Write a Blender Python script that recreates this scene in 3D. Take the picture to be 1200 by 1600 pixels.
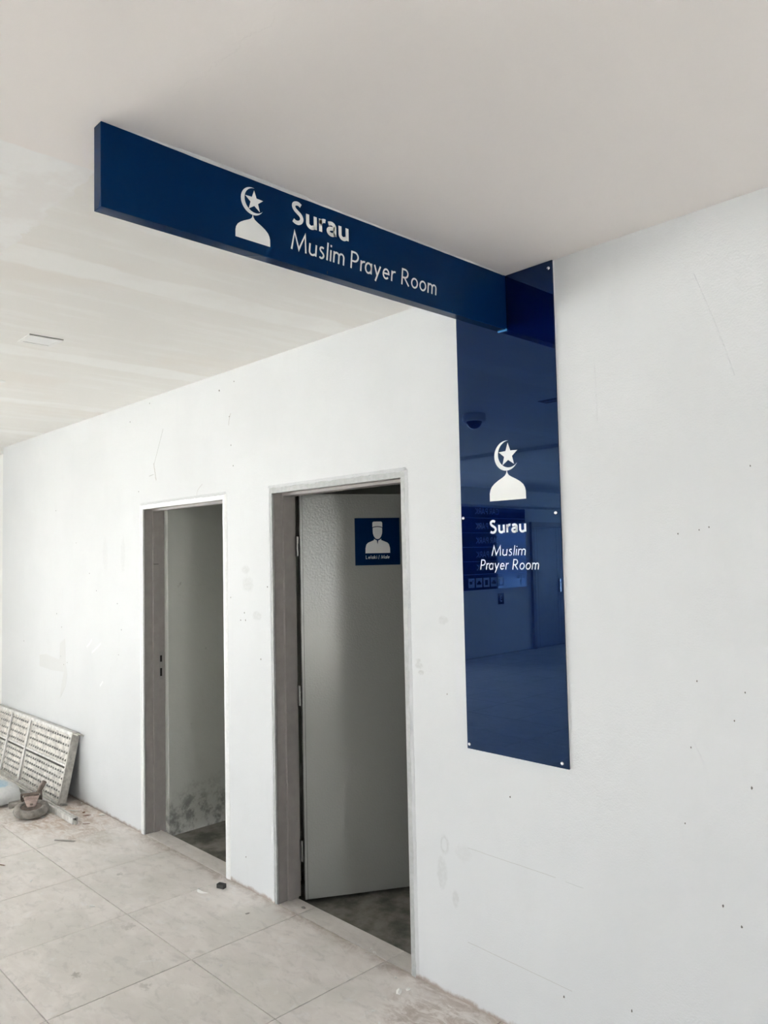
import bpy, bmesh, math, random
from math import sin, cos, pi, radians as rad
from mathutils import Vector, Matrix

for o in list(bpy.data.objects): bpy.data.objects.remove(o)
SC = bpy.context.scene
COL = SC.collection
random.seed(7)

# ------------------------------------------------------------------ camera
H = 2.7097                      # ceiling height
cam = bpy.data.cameras.new('camera')
cam.sensor_fit = 'VERTICAL'; cam.sensor_height = 32.0
cam.lens = 1206.34 / 1600.0 * 32.0
cam.clip_start = 0.02
co = bpy.data.objects.new('camera', cam); COL.objects.link(co)
co.location = (2.6233, -2.2769, 1.6907)
co.rotation_euler = (1.6267, 0.0215, 0.8066)
SC.camera = co

# ------------------------------------------------------------------ world: bright overcast sky
W = bpy.data.worlds.new('overcast'); SC.world = W; W.use_nodes = True
bg = W.node_tree.nodes['Background']
bg.inputs['Color'].default_value = (.985, .985, 1.035, 1)
bg.inputs['Strength'].default_value = 4.0
vs = SC.view_settings
vs.view_transform = 'Standard'; vs.look = 'None'; vs.gamma = 1.0; vs.use_curve_mapping = False
vs.exposure = 2.12

# high lamp added over the terrace outside to bounce light onto the ceiling; it only grazes the floor just inside the glazing
sl = bpy.data.lights.new('bounce_sun', 'SUN'); sl.energy = 24.0; sl.angle = rad(1.5); sl.color = (1.0, .965, .93)
so = bpy.data.objects.new('bounce_sun', sl); COL.objects.link(so)
so.rotation_euler = Vector((.27, .10, -.96)).to_track_quat('-Z', 'Y').to_euler()

def portal(name, loc, rot, sx, sy):
    l = bpy.data.lights.new(name, 'AREA'); l.shape = 'RECTANGLE'; l.size = sx; l.size_y = sy
    l.cycles.is_portal = True
    o = bpy.data.objects.new(name, l); COL.objects.link(o); o.location = loc; o.rotation_euler = rot
    return o
XRW = 6.6; XW = -7.4               # planes of the right wall and of the glazed left bay
WL = (-6.4, -2.55, 0.08, 2.46)     # window in the left wall: y0 y1 z0 z1
portal('daylight_portal', (XW-.23, (WL[0]+WL[1])/2, (WL[2]+WL[3])/2), (0, -pi/2, 0), WL[3]-WL[2], WL[1]-WL[0])
WR = (-3.05, -2.25, 0.08, 2.20)      # window in the right wall: y0 y1 z0 z1
portal('daylight_portal', (XRW+.23, (WR[0]+WR[1])/2, (WR[2]+WR[3])/2), (0, pi/2, 0), WR[3]-WR[2], WR[1]-WR[0])
WB = [(-4.6, -0.6, 0.5, 2.5), (3.2, 4.2, 0.9, 2.5)]  # windows in the back wall: x0 x1 z0 z1
for i, (a, b, c, d) in enumerate(WB):
    portal('daylight_portal', ((a+b)/2, -14.23, (c+d)/2), (pi/2, 0, pi), b-a, d-c)

# ------------------------------------------------------------------ materials
def new_mat(name):
    m = bpy.data.materials.new(name); m.use_nodes = True
    nt = m.node_tree; b = nt.nodes['Principled BSDF']
    return m, nt, b
class NT:
    def __init__(s, nt): s.nt = nt; s.pos = None
    def n(s, t, **kw):
        x = s.nt.nodes.new(t)
        for k, v in kw.items(): setattr(x, k, v)
        return x
    def l(s, a, b): s.nt.links.new(a, b)
    def P(s):
        if s.pos is None: s.pos = s.n('ShaderNodeNewGeometry').outputs['Position']
        return s.pos
    def setin(s, sock, v):
        if hasattr(v, 'is_linked') or isinstance(v, bpy.types.NodeSocket): s.l(v, sock)
        else: sock.default_value = v
    def math(s, op, a, b=None, c=None, clamp=False):
        x = s.n('ShaderNodeMath', operation=op, use_clamp=clamp)
        s.setin(x.inputs[0], a)
        if b is not None: s.setin(x.inputs[1], b)
        if c is not None: s.setin(x.inputs[2], c)
        return x.outputs[0]
    def sep(s, v=None):
        x = s.n('ShaderNodeSeparateXYZ'); s.l(v or s.P(), x.inputs[0]); return x.outputs
    def noise(s, scale, detail=4, rough=.5, vec=None, dist=0, sc3=None):
        v = vec or s.P()
        if sc3:
            mp = s.n('ShaderNodeMapping'); s.l(v, mp.inputs['Vector']); mp.inputs['Scale'].default_value = sc3; v = mp.outputs[0]
        x = s.n('ShaderNodeTexNoise'); s.l(v, x.inputs['Vector'])
        x.inputs['Scale'].default_value = scale; x.inputs['Detail'].default_value = detail
        x.inputs['Roughness'].default_value = rough; x.inputs['Distortion'].default_value = dist
        return x.outputs['Fac']
    def ramp(s, v, lo, hi, a=0., b=1.):
        x = s.n('ShaderNodeMapRange', interpolation_type='SMOOTHSTEP'); s.setin(x.inputs[0], v)
        x.inputs[1].default_value = lo; x.inputs[2].default_value = hi
        x.inputs[3].default_value = a; x.inputs[4].default_value = b
        return x.outputs[0]
    def mix(s, f, a, b, mode='MIX'):
        x = s.n('ShaderNodeMix', data_type='RGBA', blend_type=mode)
        s.setin(x.inputs[0], f)
        for i, v in ((6, a), (7, b)):
            if isinstance(v, tuple): x.inputs[i].default_value = (*v, 1) if len(v) == 3 else v
            else: s.l(v, x.inputs[i])
        return x.outputs[2]
    def bump(s, h, strength=.2, dist=.01, normal=None):
        x = s.n('ShaderNodeBump'); x.inputs['Strength'].default_value = strength; x.inputs['Distance'].default_value = dist
        s.l(h, x.inputs['Height'])
        if normal: s.l(normal, x.inputs['Normal'])
        return x.outputs[0]
MAT = {}
def simple(name, col, rough=.5, metal=0., spec=.5, noise=None, bump=None, coat=0.):
    m, nt, b = new_mat(name); t = NT(nt)
    b.inputs['Roughness'].default_value = rough; b.inputs['Metallic'].default_value = metal
    b.inputs['Specular IOR Level'].default_value = spec
    b.inputs['Coat Weight'].default_value = coat; b.inputs['Coat Roughness'].default_value = .02
    if noise:
        sc, amt = noise
        c2 = tuple(max(0, c*(1-amt)) for c in col)
        t.l(t.mix(t.ramp(t.noise(sc, 5, .6), .35, .65), col, c2), b.inputs['Base Color'])
    else: b.inputs['Base Color'].default_value = (*col, 1)
    if bump:
        sc, st, ds = bump
        t.l(t.bump(t.noise(sc, 3, .6), st, ds), b.inputs['Normal'])
    MAT[name] = m; return m

def wall_mat(name, base, smudges=(), dirty=False):
    m, nt, b = new_mat(name); t = NT(nt)
    s = t.sep()
    big = t.noise(1.3, 3, .5); fine = t.noise(9, 4, .6, sc3=(1, 1, .35))
    col = t.mix(t.ramp(big, .38, .66), base, tuple(c*.955 for c in base))
    col = t.mix(t.math('MULTIPLY', t.ramp(fine, .52, .72), .35), col, tuple(c*.94 for c in base))
    warp = t.noise(26, 4, .65); warp2 = t.noise(60, 3, .6)
    for (x, z, rx, rz, k, ring) in smudges:
        dx = t.math('POWER', t.math('DIVIDE', t.math('SUBTRACT', s[0], x), rx), 2.)
        dz = t.math('POWER', t.math('DIVIDE', t.math('SUBTRACT', s[2], z), rz), 2.)
        r = t.math('ADD', t.math('SQRT', t.math('ADD', dx, dz)), t.math('MULTIPLY', t.math('SUBTRACT', warp, .5), 1.1))
        f = t.ramp(r, 1.0, .55)
        if ring: f = t.math('MULTIPLY', f, t.ramp(r, .35, .6))
        f = t.math('MULTIPLY', t.math('MULTIPLY', f, t.ramp(warp2, .3, .6, .35, 1.)), k)
        col = t.mix(f, col, (.36, .36, .35))
    if dirty:
        st = t.math('ADD', s[2], t.math('MULTIPLY', t.math('SUBTRACT', t.noise(5, 5, .65), .5), .55))
        f = t.math('MULTIPLY', t.ramp(st, .30, -.02), t.ramp(t.noise(13, 6, .72), .42, .62))
        col = t.mix(t.math('MULTIPLY', f, .7), col, (.11, .105, .095))
        f2 = t.ramp(t.noise(14, 4, .6), .66, .74)
        col = t.mix(t.math('MULTIPLY', f2, .45), col, (.25, .25, .24))
    else:
        base_d = t.math('ADD', s[2], t.math('MULTIPLY', t.math('SUBTRACT', t.noise(16, 5, .7), .5), .05))
        col = t.mix(t.math('MULTIPLY', t.ramp(base_d, .022, .0), .75), col, (.30, .21, .16))
    t.l(col, b.inputs['Base Color'])
    b.inputs['Roughness'].default_value = .55; b.inputs['Specular IOR Level'].default_value = .35
    n1 = t.bump(t.noise(170, 2, .5), .22, .004)
    n2 = t.bump(t.noise(16, 3, .55), .10, .02, n1)
    t.l(n2, b.inputs['Normal'])
    MAT[name] = m; return m

SMUDGE = [(.553, .561, .028, .046, .28, 1), (.538, .455, .032, .075, .22, 0), (.604, .373, .022, .035, .24, 0), (.648, .552, .05, .04, .10, 0),
          (-.779, 1.556, .060, .050, .20, 0), (-.80, 1.631, .045, .025, .24, 0), (.44, 1.242, .028, .016, .30, 0), (.448, 1.215, .020, .012, .36, 0),
          (.436, 1.262, .018, .010, .30, 0), (-.703, 1.394, .045, .028, .22, 0), (.577, 1.43, .03, .02, .22, 0), (-2.502, 1.738, .05, .14, .10, 0), (-2.228, 1.734, .04, .14, .12, 0)]
wall_mat('wall_paint', (.690, .705, .722), SMUDGE)
wall_mat('wall_plain', (.84, .845, .835))
wall_mat('wall_raw', (.60, .61, .57), dirty=True)

def ceiling_mat():
    m, nt, b = new_mat('ceiling_paint'); t = NT(nt); s = t.sep()
    fin = (.915, .875, .855); raw = (.88, .87, .845); comp = (.93, .93, .915)
    # board joints every 1.22 m (filled and sanded, unpainted half of the ceiling)
    u = t.math('ADD', t.math('DIVIDE', s[0], 1.218), 100.0)
    fr = t.math('ABSOLUTE', t.math('SUBTRACT', t.math('FRACT', t.math('ADD', u, .5)), .5))
    wob = t.math('MULTIPLY', t.math('SUBTRACT', t.noise(5, 4, .6, sc3=(1, .35, 1)), .5), .16)
    band = t.ramp(t.math('ADD', fr, wob), .075, .05)
    band = t.math('MULTIPLY', band, t.ramp(t.noise(3, 4, .6), .35, .55, .45, 1.))
    streak = t.ramp(t.noise(4.0, 5, .6, sc3=(3.2, .45, 1)), .48, .66)
    rawc = t.mix(t.math('MULTIPLY', streak, .5), raw, comp)
    rawc = t.mix(t.math('MULTIPLY', t.ramp(t.noise(1.6, 3, .5), .5, .66), .5), rawc, (.86, .82, .775))
    rawc = t.mix(band, rawc, comp)
    # skim patch beyond the end of the hanging sign
    nz = t.math('MULTIPLY', t.math('SUBTRACT', t.noise(14, 4, .65), .5), .10)
    pe = t.math('ADD', t.math('ADD', s[1], 1.445), nz)
    patch = t.math('MULTIPLY', t.ramp(pe, .004, -.004), t.ramp(t.math('ADD', s[0], t.math('MULTIPLY', nz, .5)), -.12, -.02))
    rawc = t.mix(patch, rawc, t.mix(t.ramp(t.noise(7, 4, .6), .4, .6), (.89, .875, .865), (.93, .93, .925)))
    side = t.ramp(t.math('ADD', s[0], t.math('MULTIPLY', nz, .25)), .69, .70)
    col = t.mix(side, rawc, fin)
    t.l(col, b.inputs['Base Color']); b.inputs['Roughness'].default_value = .75; b.inputs['Specular IOR Level'].default_value = .25
    hb = t.math('ADD', t.math('MULTIPLY', t.noise(120, 2, .5), .25), t.math('MULTIPLY', t.math('ADD', band, patch), .35))
    t.l(t.bump(hb, .16, .006), b.inputs['Normal'])
    MAT['ceiling_paint'] = m
ceiling_mat()

def tile_mat(name, grid=False, dark=1.0):
    m, nt, b = new_mat(name); t = NT(nt); s = t.sep()
    oi = t.n('ShaderNodeObjectInfo').outputs['Random']
    off = t.n('ShaderNodeCombineXYZ'); t.l(t.math('MULTIPLY', oi, 37.), off.inputs[0]); t.l(t.math('MULTIPLY', oi, 11.), off.inputs[1])
    va = t.n('ShaderNodeVectorMath', operation='ADD'); t.l(t.P(), va.inputs[0]); t.l(off.outputs[0], va.inputs[1]); v = va.outputs[0]
    c0 = (.82*dark, .77*dark, .735*dark); c1 = (.74*dark, .71*dark, .665*dark); c2 = (.88*dark, .835*dark, .80*dark)
    veins = t.noise(5.5, 7, .62, vec=v, dist=1.2, sc3=(1.0, 2.0, 1))
    col = t.mix(t.ramp(veins, .38, .62), c0, c2)
    col = t.mix(t.math('MULTIPLY', t.ramp(t.noise(2.2, 4, .55, vec=v), .45, .62), .7), col, c1)
    col = t.mix(t.math('MULTIPLY', t.ramp(t.noise(11, 7, .72, vec=v, dist=.6, sc3=(1.0, 1.9, 1)), .50, .66), .34), col, tuple(c*.70 for c in c1))
    col = t.mix(t.math('MULTIPLY', t.ramp(t.noise(13, 6, .7, dist=.5), .56, .70), .35), col, tuple(min(.93, c*1.18) for c in c2))
    col = t.mix(t.math('MULTIPLY', t.math('SUBTRACT', oi, .3), .30), col, c1)
    # brown builder's dust along the wall and around the scaffold parts
    nz = t.noise(6, 7, .72, dist=.8); nz2 = t.noise(17, 7, .74, dist=.8, sc3=(.6, 1.3, 1))
    d = t.math('ADD', s[1], t.math('MULTIPLY', t.math('SUBTRACT', nz, .5), .22))
    f = t.math('MULTIPLY', t.ramp(d, -.07, .01) if name != 'threshold' else 0.12, t.ramp(nz2, .36, .60, .2, 1.))
    col = t.mix(t.math('MULTIPLY', f, .50), col, (.30*dark, .205*dark, .15*dark))
    for (x, y, rx, ry, k, c) in ((-2.72, -.22, .62, .34, .62, (.44, .28, .18)), (-3.1, -.62, .7, .35, .45, (.42, .33, .25)), (-2.2, -.22, .32, .2, .35, (.40, .31, .23)), (.62, -.16, .30, .20, .55, (.33, .235, .175))):
        dx = t.math('POWER', t.math('DIVIDE', t.math('SUBTRACT', s[0], x), rx), 2.)
        dy = t.math('POWER', t.math('DIVIDE', t.math('SUBTRACT', s[1], y), ry), 2.)
        r = t.math('ADD', t.math('SQRT', t.math('ADD', dx, dy)), t.math('MULTIPLY', t.math('SUBTRACT', nz, .5), 1.6))
        g = t.math('MULTIPLY', t.ramp(r, 1.05, .35), t.ramp(nz2, .40, .60, .08, 1.))
        col = t.mix(t.math('MULTIPLY', g, k), col, tuple(q*dark for q in c))
    # small dark scuffs
    for (x, y, r0, k) in ((-.635, -.956, .030, .5), (-1.479, -.377, .024, .4), (-.872, -.617, .045, .28), (-.367, -.525, .075, .14), (-.353, -.793, .035, .32)):
        dx = t.math('POWER', t.math('DIVIDE', t.math('SUBTRACT', s[0], x), r0), 2.)
        dy = t.math('POWER', t.math('DIVIDE', t.math('SUBTRACT', s[1], y), r0*.8), 2.)
        r = t.math('ADD', t.math('SQRT', t.math('ADD', dx, dy)), t.math('MULTIPLY', t.math('SUBTRACT', t.noise(48, 5, .7), .5), 3.2))
        col = t.mix(t.math('MULTIPLY', t.ramp(r, 1., .3), k), col, (.26, .24, .20))
    if grid:
        bk = t.n('ShaderNodeTexBrick', offset=0.0)
        mp = t.n('ShaderNodeMapping'); t.l(t.P(), mp.inputs[0]); mp.inputs['Location'].default_value = (-.204, .562, 0)
        t.l(mp.outputs[0], bk.inputs['Vector']); bk.inputs['Scale'].default_value = 1.0
        bk.inputs['Brick Width'].default_value = .602; bk.inputs['Row Height'].default_value = .598
        bk.inputs['Mortar Size'].default_value = .0025
        col = t.mix(bk.outputs['Fac'], col, (.16, .15, .14))
    t.l(col, b.inputs['Base Color'])
    t.l(t.ramp(t.noise(9, 4, .6), .3, .7, .42, .68), b.inputs['Roughness'])
    b.inputs['Specular IOR Level'].default_value = .35
    t.l(t.bump(t.noise(60, 4, .6, vec=v), .08, .004), b.inputs['Normal'])
    MAT[name] = m
tile_mat('tile'); tile_mat('tile_grid', True); tile_mat('threshold', dark=.95)
simple('grout', (.20, .185, .17), .9)
simple('screed', (.30, .285, .25), .85, noise=(6, .6), bump=(40, .3, .01))

def gloss_blue(name, col, rough, spec, coat):
    m, nt, b = new_mat(name); t = NT(nt)
    b.inputs['Base Color'].default_value = (*col, 1); b.inputs['Roughness'].default_value = rough
    b.inputs['Specular IOR Level'].default_value = spec
    b.inputs['Specular Tint'].default_value = (.27, .52, 1.0, 1)
    MAT[name] = m
gloss_blue('panel_blue', (.0003, .0035, .034), .004, 1.0, 0)
gloss_blue('beam_blue', (.001, .020, .075), .12, .14, 0)
simple('vinyl_white', (.82, .83, .82), .4)
simple('stud_steel', (.78, .78, .78), .18, 1.0)
simple('tape_blue', (.06, .28, .55), .35)
simple('frame_grey', (.37, .345, .33), .42, noise=(20, .08), bump=(140, .08, .002))
simple('casing_grey', (.47, .485, .485), .5, noise=(40, .12), bump=(150, .2, .004))
simple('casing_white', (.90, .91, .91), .45, noise=(60, .06), bump=(90, .35, .006))
def door_mat():
    m, nt, b = new_mat('door_paint'); t = NT(nt)
    b.inputs['Base Color'].default_value = (.33, .335, .315, 1)
    b.inputs['Roughness'].default_value = .10; b.inputs['Specular IOR Level'].default_value = .32
    t.l(t.bump(t.noise(110, 1, .5), .22, .004), b.inputs['Normal'])
    MAT['door_paint'] = m
door_mat()
simple('hinge_steel', (.35, .34, .33), .35, .9)
simple('dark_slot', (.012, .011, .010), .8)
simple('lamp_white', (.88, .88, .87), .4)
simple('lamp_diffuser', (.86, .87, .87), .3)
simple('dome_dark', (.01, .01, .012), .05)
simple('galv', (.62, .60, .55), .5, .0, noise=(28, .3), bump=(60, .3, .004))
simple('galv_light', (.76, .75, .72), .5, .0, noise=(30, .25), bump=(60, .25, .004))
simple('deck_sheet', (.74, .71, .655), .6, .0, noise=(22, .38), bump=(70, .4, .006))
simple('hole_dark', (.045, .04, .035), .9)
simple('rubber_grey', (.34, .315, .285), .8, noise=(26, .4), bump=(60, .5, .006))
simple('rust_plate', (.30, .245, .21), .7, .3, noise=(30, .4))
simple('fork_pink', (.50, .385, .345), .55, .2, noise=(30, .35))
simple('chip_white', (.86, .85, .82), .7)
simple('chip_brown', (.25, .12, .07), .8)
simple('chip_black', (.012, .012, .013), .6)
simple('chip_grey', (.38, .36, .33), .8)
simple('pencil', (.50, .49, .48), .8)
simple('nail_dark', (.16, .15, .14), .8)
simple('putty_white', (.80, .81, .815), .6)
simple('leaf_grey', (.46, .48, .49), .4, noise=(8, .1))
simple('terrace', (.62, .60, .57), .8, noise=(3, .15))
simple('alu', (.62, .63, .64), .35, .6)
simple('rows_line', (.45, .5, .58), .4)

def glass_mat():
    m = bpy.data.materials.new('glass'); m.use_nodes = True; nt = m.node_tree; nt.nodes.clear(); t = NT(nt)
    tr = t.n('ShaderNodeBsdfTransparent'); tr.inputs[0].default_value = (.95, .97, .96, 1)
    gl = t.n('ShaderNodeBsdfGlossy'); gl.inputs['Roughness'].default_value = .01
    fr = t.n('ShaderNodeFresnel'); fr.inputs[0].default_value = 1.45
    mx = t.n('ShaderNodeMixShader'); t.l(fr.outputs[0], mx.inputs[0]); t.l(tr.outputs[0], mx.inputs[1]); t.l(gl.outputs[0], mx.inputs[2])
    o = t.n('ShaderNodeOutputMaterial'); t.l(mx.outputs[0], o.inputs[0])
    MAT['glass'] = m
glass_mat()
def sack_mat():
    m, nt, b = new_mat('sack_plastic'); t = NT(nt); s = t.sep()
    dx = t.math('POWER', t.math('DIVIDE', t.math('SUBTRACT', s[0], -3.36), .13), 2.)
    dy = t.math('POWER', t.math('DIVIDE', t.math('SUBTRACT', s[1], -.43), .10), 2.)
    r = t.math('ADD', t.math('SQRT', t.math('ADD', dx, dy)), t.math('MULTIPLY', t.math('SUBTRACT', t.noise(14, 3, .6), .5), 1.6))
    col = t.mix(t.math('MULTIPLY', t.ramp(r, 1.1, .6), .85), (.74, .755, .76), (.30, .52, .66))
    t.l(col, b.inputs['Base Color']); b.inputs['Roughness'].default_value = .35
    t.l(t.bump(t.noise(22, 4, .65, dist=1.), .5, .02), b.inputs['Normal'])
    MAT['sack_plastic'] = m
sack_mat()
simple('sack_print', (.05, .30, .24), .5)

# ------------------------------------------------------------------ mesh helpers
class MB:
    def __init__(s): s.v = []; s.f = []; s.sm = []
    def add(s, vs, fs, smooth=False):
        b = len(s.v); s.v += [tuple(x) for x in vs]
        for f in fs: s.f.append(tuple(b+i for i in f)); s.sm.append(smooth)
    def box(s, x0, x1, y0, y1, z0, z1, mat=None):
        vs = [(x, y, z) for x in (x0, x1) for y in (y0, y1) for z in (z0, z1)]
        if mat is not None: vs = [mat @ Vector(q) for q in vs]
        s.add(vs, [(0, 1, 3, 2), (4, 6, 7, 5), (0, 4, 5, 1), (2, 3, 7, 6), (0, 2, 6, 4), (1, 5, 7, 3)])
    def prism(s, poly, z0, z1, mat, smooth=False):
        n = len(poly)
        vs = [mat @ Vector((x, y, z0)) for x, y in poly] + [mat @ Vector((x, y, z1)) for x, y in poly]
        s.add(vs, [tuple(reversed(range(n))), tuple(range(n, 2*n))])
        s.add(vs, [(i, (i+1) % n, n+(i+1) % n, n+i) for i in range(n)], smooth)
    def cyl(s, r, z0, z1, mat, seg=20, r2=None):
        r2 = r if r2 is None else r2
        vs = [mat @ Vector((r*cos(2*pi*i/seg), r*sin(2*pi*i/seg), z0)) for i in range(seg)] + [mat @ Vector((r2*cos(2*pi*i/seg), r2*sin(2*pi*i/seg), z1)) for i in range(seg)]
        s.add(vs, [tuple(reversed(range(seg))), tuple(range(seg, 2*seg))])
        s.add(vs, [(i, (i+1) % seg, seg+(i+1) % seg, seg+i) for i in range(seg)], True)
    def lathe(s, prof, mat, seg=24, closed=False):
        vs = [mat @ Vector((r*cos(2*pi*i/seg), r*sin(2*pi*i/seg), z)) for r, z in prof for i in range(seg)]
        n = len(prof); fs = []
        for k in range(n if closed else n-1):
            k2 = (k+1) % n
            fs += [(k*seg+i, k*seg+(i+1) % seg, k2*seg+(i+1) % seg, k2*seg+i) for i in range(seg)]
        s.add(vs, fs, True)
    def build(s, name, mat, parent=None, bevel=0., kind=None, auto=False):
        me = bpy.data.meshes.new(name); me.from_pydata(s.v, [], s.f); me.update()
        me.polygons.foreach_set('use_smooth', s.sm)
        bm = bmesh.new(); bm.from_mesh(me)
        if bevel:
            bmesh.ops.remove_doubles(bm, verts=bm.verts, dist=1e-6)
            bmesh.ops.bevel(bm, geom=[e for e in bm.edges if len(e.link_faces) == 2 and e.calc_face_angle(0) > .6], offset=bevel, segments=2, affect='EDGES', profile=.7)
        bmesh.ops.recalc_face_normals(bm, faces=bm.faces)
        bm.to_mesh(me); bm.free()
        o = bpy.data.objects.new(name, me); COL.objects.link(o)
        if mat: me.materials.append(MAT[mat])
        if parent: adopt(o, parent)
        if kind: o['kind'] = kind
        return o
def adopt(o, parent):
    # roots are unrotated empties or origin meshes, so a part's own world frame is the origin
    o.parent = parent
    o.matrix_parent_inverse = Matrix.Identity(4) if parent.parent else Matrix.Translation(parent.location).inverted()
def empty(name, loc):
    o = bpy.data.objects.new(name, None); COL.objects.link(o); o.location = loc; o.empty_display_size = .1; return o
def tag(o, label, cat, group=None):
    o['label'] = label; o['category'] = cat
    if group: o['group'] = group
    return o
def boxo(name, mat, parent, *b, bevel=0., kind=None):
    m = MB(); m.box(*b); return m.build(name, mat, parent, bevel, kind)
def frame(o, ex, ey):
    ex = Vector(ex).normalized(); ey = Vector(ey).normalized(); n = ex.cross(ey)
    return Matrix(((ex.x, ey.x, n.x, o[0]), (ex.y, ey.y, n.y, o[1]), (ex.z, ey.z, n.z, o[2]), (0, 0, 0, 1)))

# ---- lettering drawn as strokes (cap height 1, baseline 0)
def arc(cx, cy, rx, ry, a0, a1, n=18):
    return [(cx+rx*cos(rad(a0+(a1-a0)*i/n)), cy+ry*sin(rad(a0+(a1-a0)*i/n))) for i in range(n+1)]
XH = .64
def spline(pts, n=6):
    out = []
    P = [pts[0]] + list(pts) + [pts[-1]]
    for i in range(1, len(P)-2):
        for k in range(n):
            t = k/n
            out.append(tuple(.5*((2*P[i][j]) + (-P[i-1][j]+P[i+1][j])*t + (2*P[i-1][j]-5*P[i][j]+4*P[i+1][j]-P[i+2][j])*t*t + (-P[i-1][j]+3*P[i][j]-3*P[i+1][j]+P[i+2][j])*t**3) for j in (0, 1)))
    out.append(pts[-1]); return out
SCURVE = [(.40, .90), (.30, .965), (.19, .965), (.09, .90), (.06, .78), (.12, .65), (.25, .54), (.38, .43), (.44, .28), (.39, .13), (.27, .04), (.14, .04), (.03, .11)]
def S_(w, h): return spline([(x*w/.46, y*h) for x, y in SCURVE])
G = {
 'S': (.46, [S_(.46, 1)]), 's': (.27, [S_(.27, XH)]),
 'u': (.37, [[(.0, XH), (.0, .22)] + arc(.17, .22, .17, .19, 180, 330) , [(.37, XH), (.37, 0)]]),
 'r': (.25, [[(0, XH), (0, 0)], arc(.20, .36, .20, .24, 175, 75)]),
 'a': (.38, [arc(.19, .32, .19, .29, 0, 360, 28), [(.38, XH), (.38, 0)]]),
 'A2': (.37, [[(.03, .55)] + arc(.19, .44, .17, .16, 120, 0) + [(.36, 0)], [(.36, .36), (.24, .35)] + arc(.19, .185, .17, .15, 95, 300) + [(.36, .14)]]),
 'M': (.80, [[(0, 0), (.10, .98), (.40, .10), (.70, .98), (.80, 0)]]),
 'l': (.0, [[(0, 1.0), (0, 0)]]), 'i': (.0, [[(0, XH), (0, 0)], [(0, .93), (0, .81)]]),
 'm': (.60, [[(0, XH), (0, 0)], arc(.15, .40, .15, .20, 180, 0) + [(.30, 0)], arc(.45, .40, .15, .20, 180, 0) + [(.60, 0)]]),
 'P': (.42, [[(0, 0), (0, .96), (.18, .96)] + arc(.18, .70, .23, .26, 90, -90) + [(0, .44)]]),
 'R': (.50, [[(0, 0), (0, .96), (.18, .96)] + arc(.18, .71, .22, .25, 90, -90) + [(0, .46)], [(.16, .46), (.50, 0)]]),
 'y': (.40, [[(0, XH), (.21, .03)], [(.40, XH), (.10, -.30)]]),
 'e': (.40, [[(.02, .34), (.39, .34)] + arc(.20, .32, .19, .28, 5, 318, 26)]),
 'o': (.42, [arc(.21, .32, .21, .28, 0, 360, 30)]),
 'k': (.34, [[(0, 1), (0, 0)], [(.30, XH), (.02, .33), (.34, 0)]]),
 'L': (.36, [[(0, 1), (0, .045), (.36, .045)]]), '/': (.30, [[(0, -.12), (.30, 1.05)]]),
 'C': (.60, [arc(.36, .5, .36, .46, 48, 312, 28)]), 'A': (.66, [[(0, 0), (.33, .97), (.66, 0)], [(.12, .33), (.54, .33)]]),
 'K': (.52, [[(0, 1), (0, 0)], [(.48, 1), (.03, .50), (.52, 0)]]), 'V': (.62, [[(0, 1), (.31, .03), (.62, 1)]]),
 'E': (.38, [[(.38, .955), (0, .955), (0, .045), (.38, .045)], [(0, .5), (.34, .5)]]),
 '1': (.16, [[(0, .84), (.16, .97), (.16, 0)]]), '3': (.44, [arc(.19, .73, .20, .23, 140, -80) + arc(.19, .27, .24, .23, 80, -140)]),
}
def stroke(mb, pts, w, mat, z):
    P = [Vector(q) for q in pts]
    Q = [P[0]]
    for q in P[1:]:
        if (q-Q[-1]).length > 1e-7: Q.append(q)
    n = len(Q); L = []; R = []
    closed = n > 3 and (Q[0]-Q[-1]).length < w*.05
    for i in range(n):
        a = Q[i-1] if i else (Q[n-2] if closed else None); b = Q[i+1] if i < n-1 else (Q[1] if closed else None)
        d0 = (Q[i]-a).normalized() if a is not None else None; d1 = (b-Q[i]).normalized() if b is not None else None
        if d0 is None: d0 = d1
        if d1 is None: d1 = d0
        n0 = Vector((-d0.y, d0.x)); n1 = Vector((-d1.y, d1.x)); m = n0+n1
        if m.length < .25: m = n0
        m.normalize(); k = min(1/max(m.dot(n0), .3), 2.6)
        L.append(Q[i]+m*w/2*k); R.append(Q[i]-m*w/2*k)
    vs = [mat @ Vector((q.x, q.y, z)) for q in L] + [mat @ Vector((q.x, q.y, z)) for q in R]
    mb.add(vs, [(i, n+i, n+i+1, i+1) for i in range(n-1)])
def lettering(name, text, mat4, x0, x1, base, cap, wt, parent, mat='vinyl_white', slant=0., bold=False, gap=.20, z=.0006):
    """text set between x0 and x1 on the sign plane, as one flat vinyl-cut mesh"""
    toks = []
    for ch in text: toks.append('A2' if (ch == 'a' and bold) else ch)
    x = 0; put = []
    for q, c in enumerate(toks):
        if c == ' ': x += .28; continue
        nx = toks[q+1] if q+1 < len(toks) else ' '
        put.append((c, x)); x += G[c][0] + gap*(.25 if c == 'r' and nx != ' ' else 1.) + (.06 if bold else 0)
    tot = x-gap
    sx = (x1-x0-wt)/tot
    mb = MB()
    for k, (c, px) in enumerate(put):
        for st in G[c][1]:
            pts = [(x0+wt/2+(px+gx)*sx+slant*gy*cap, base+gy*cap) for gx, gy in st]
            stroke(mb, pts, wt, mat4, z + .00002*k)
    return mb.build(name, mat, parent)

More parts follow.
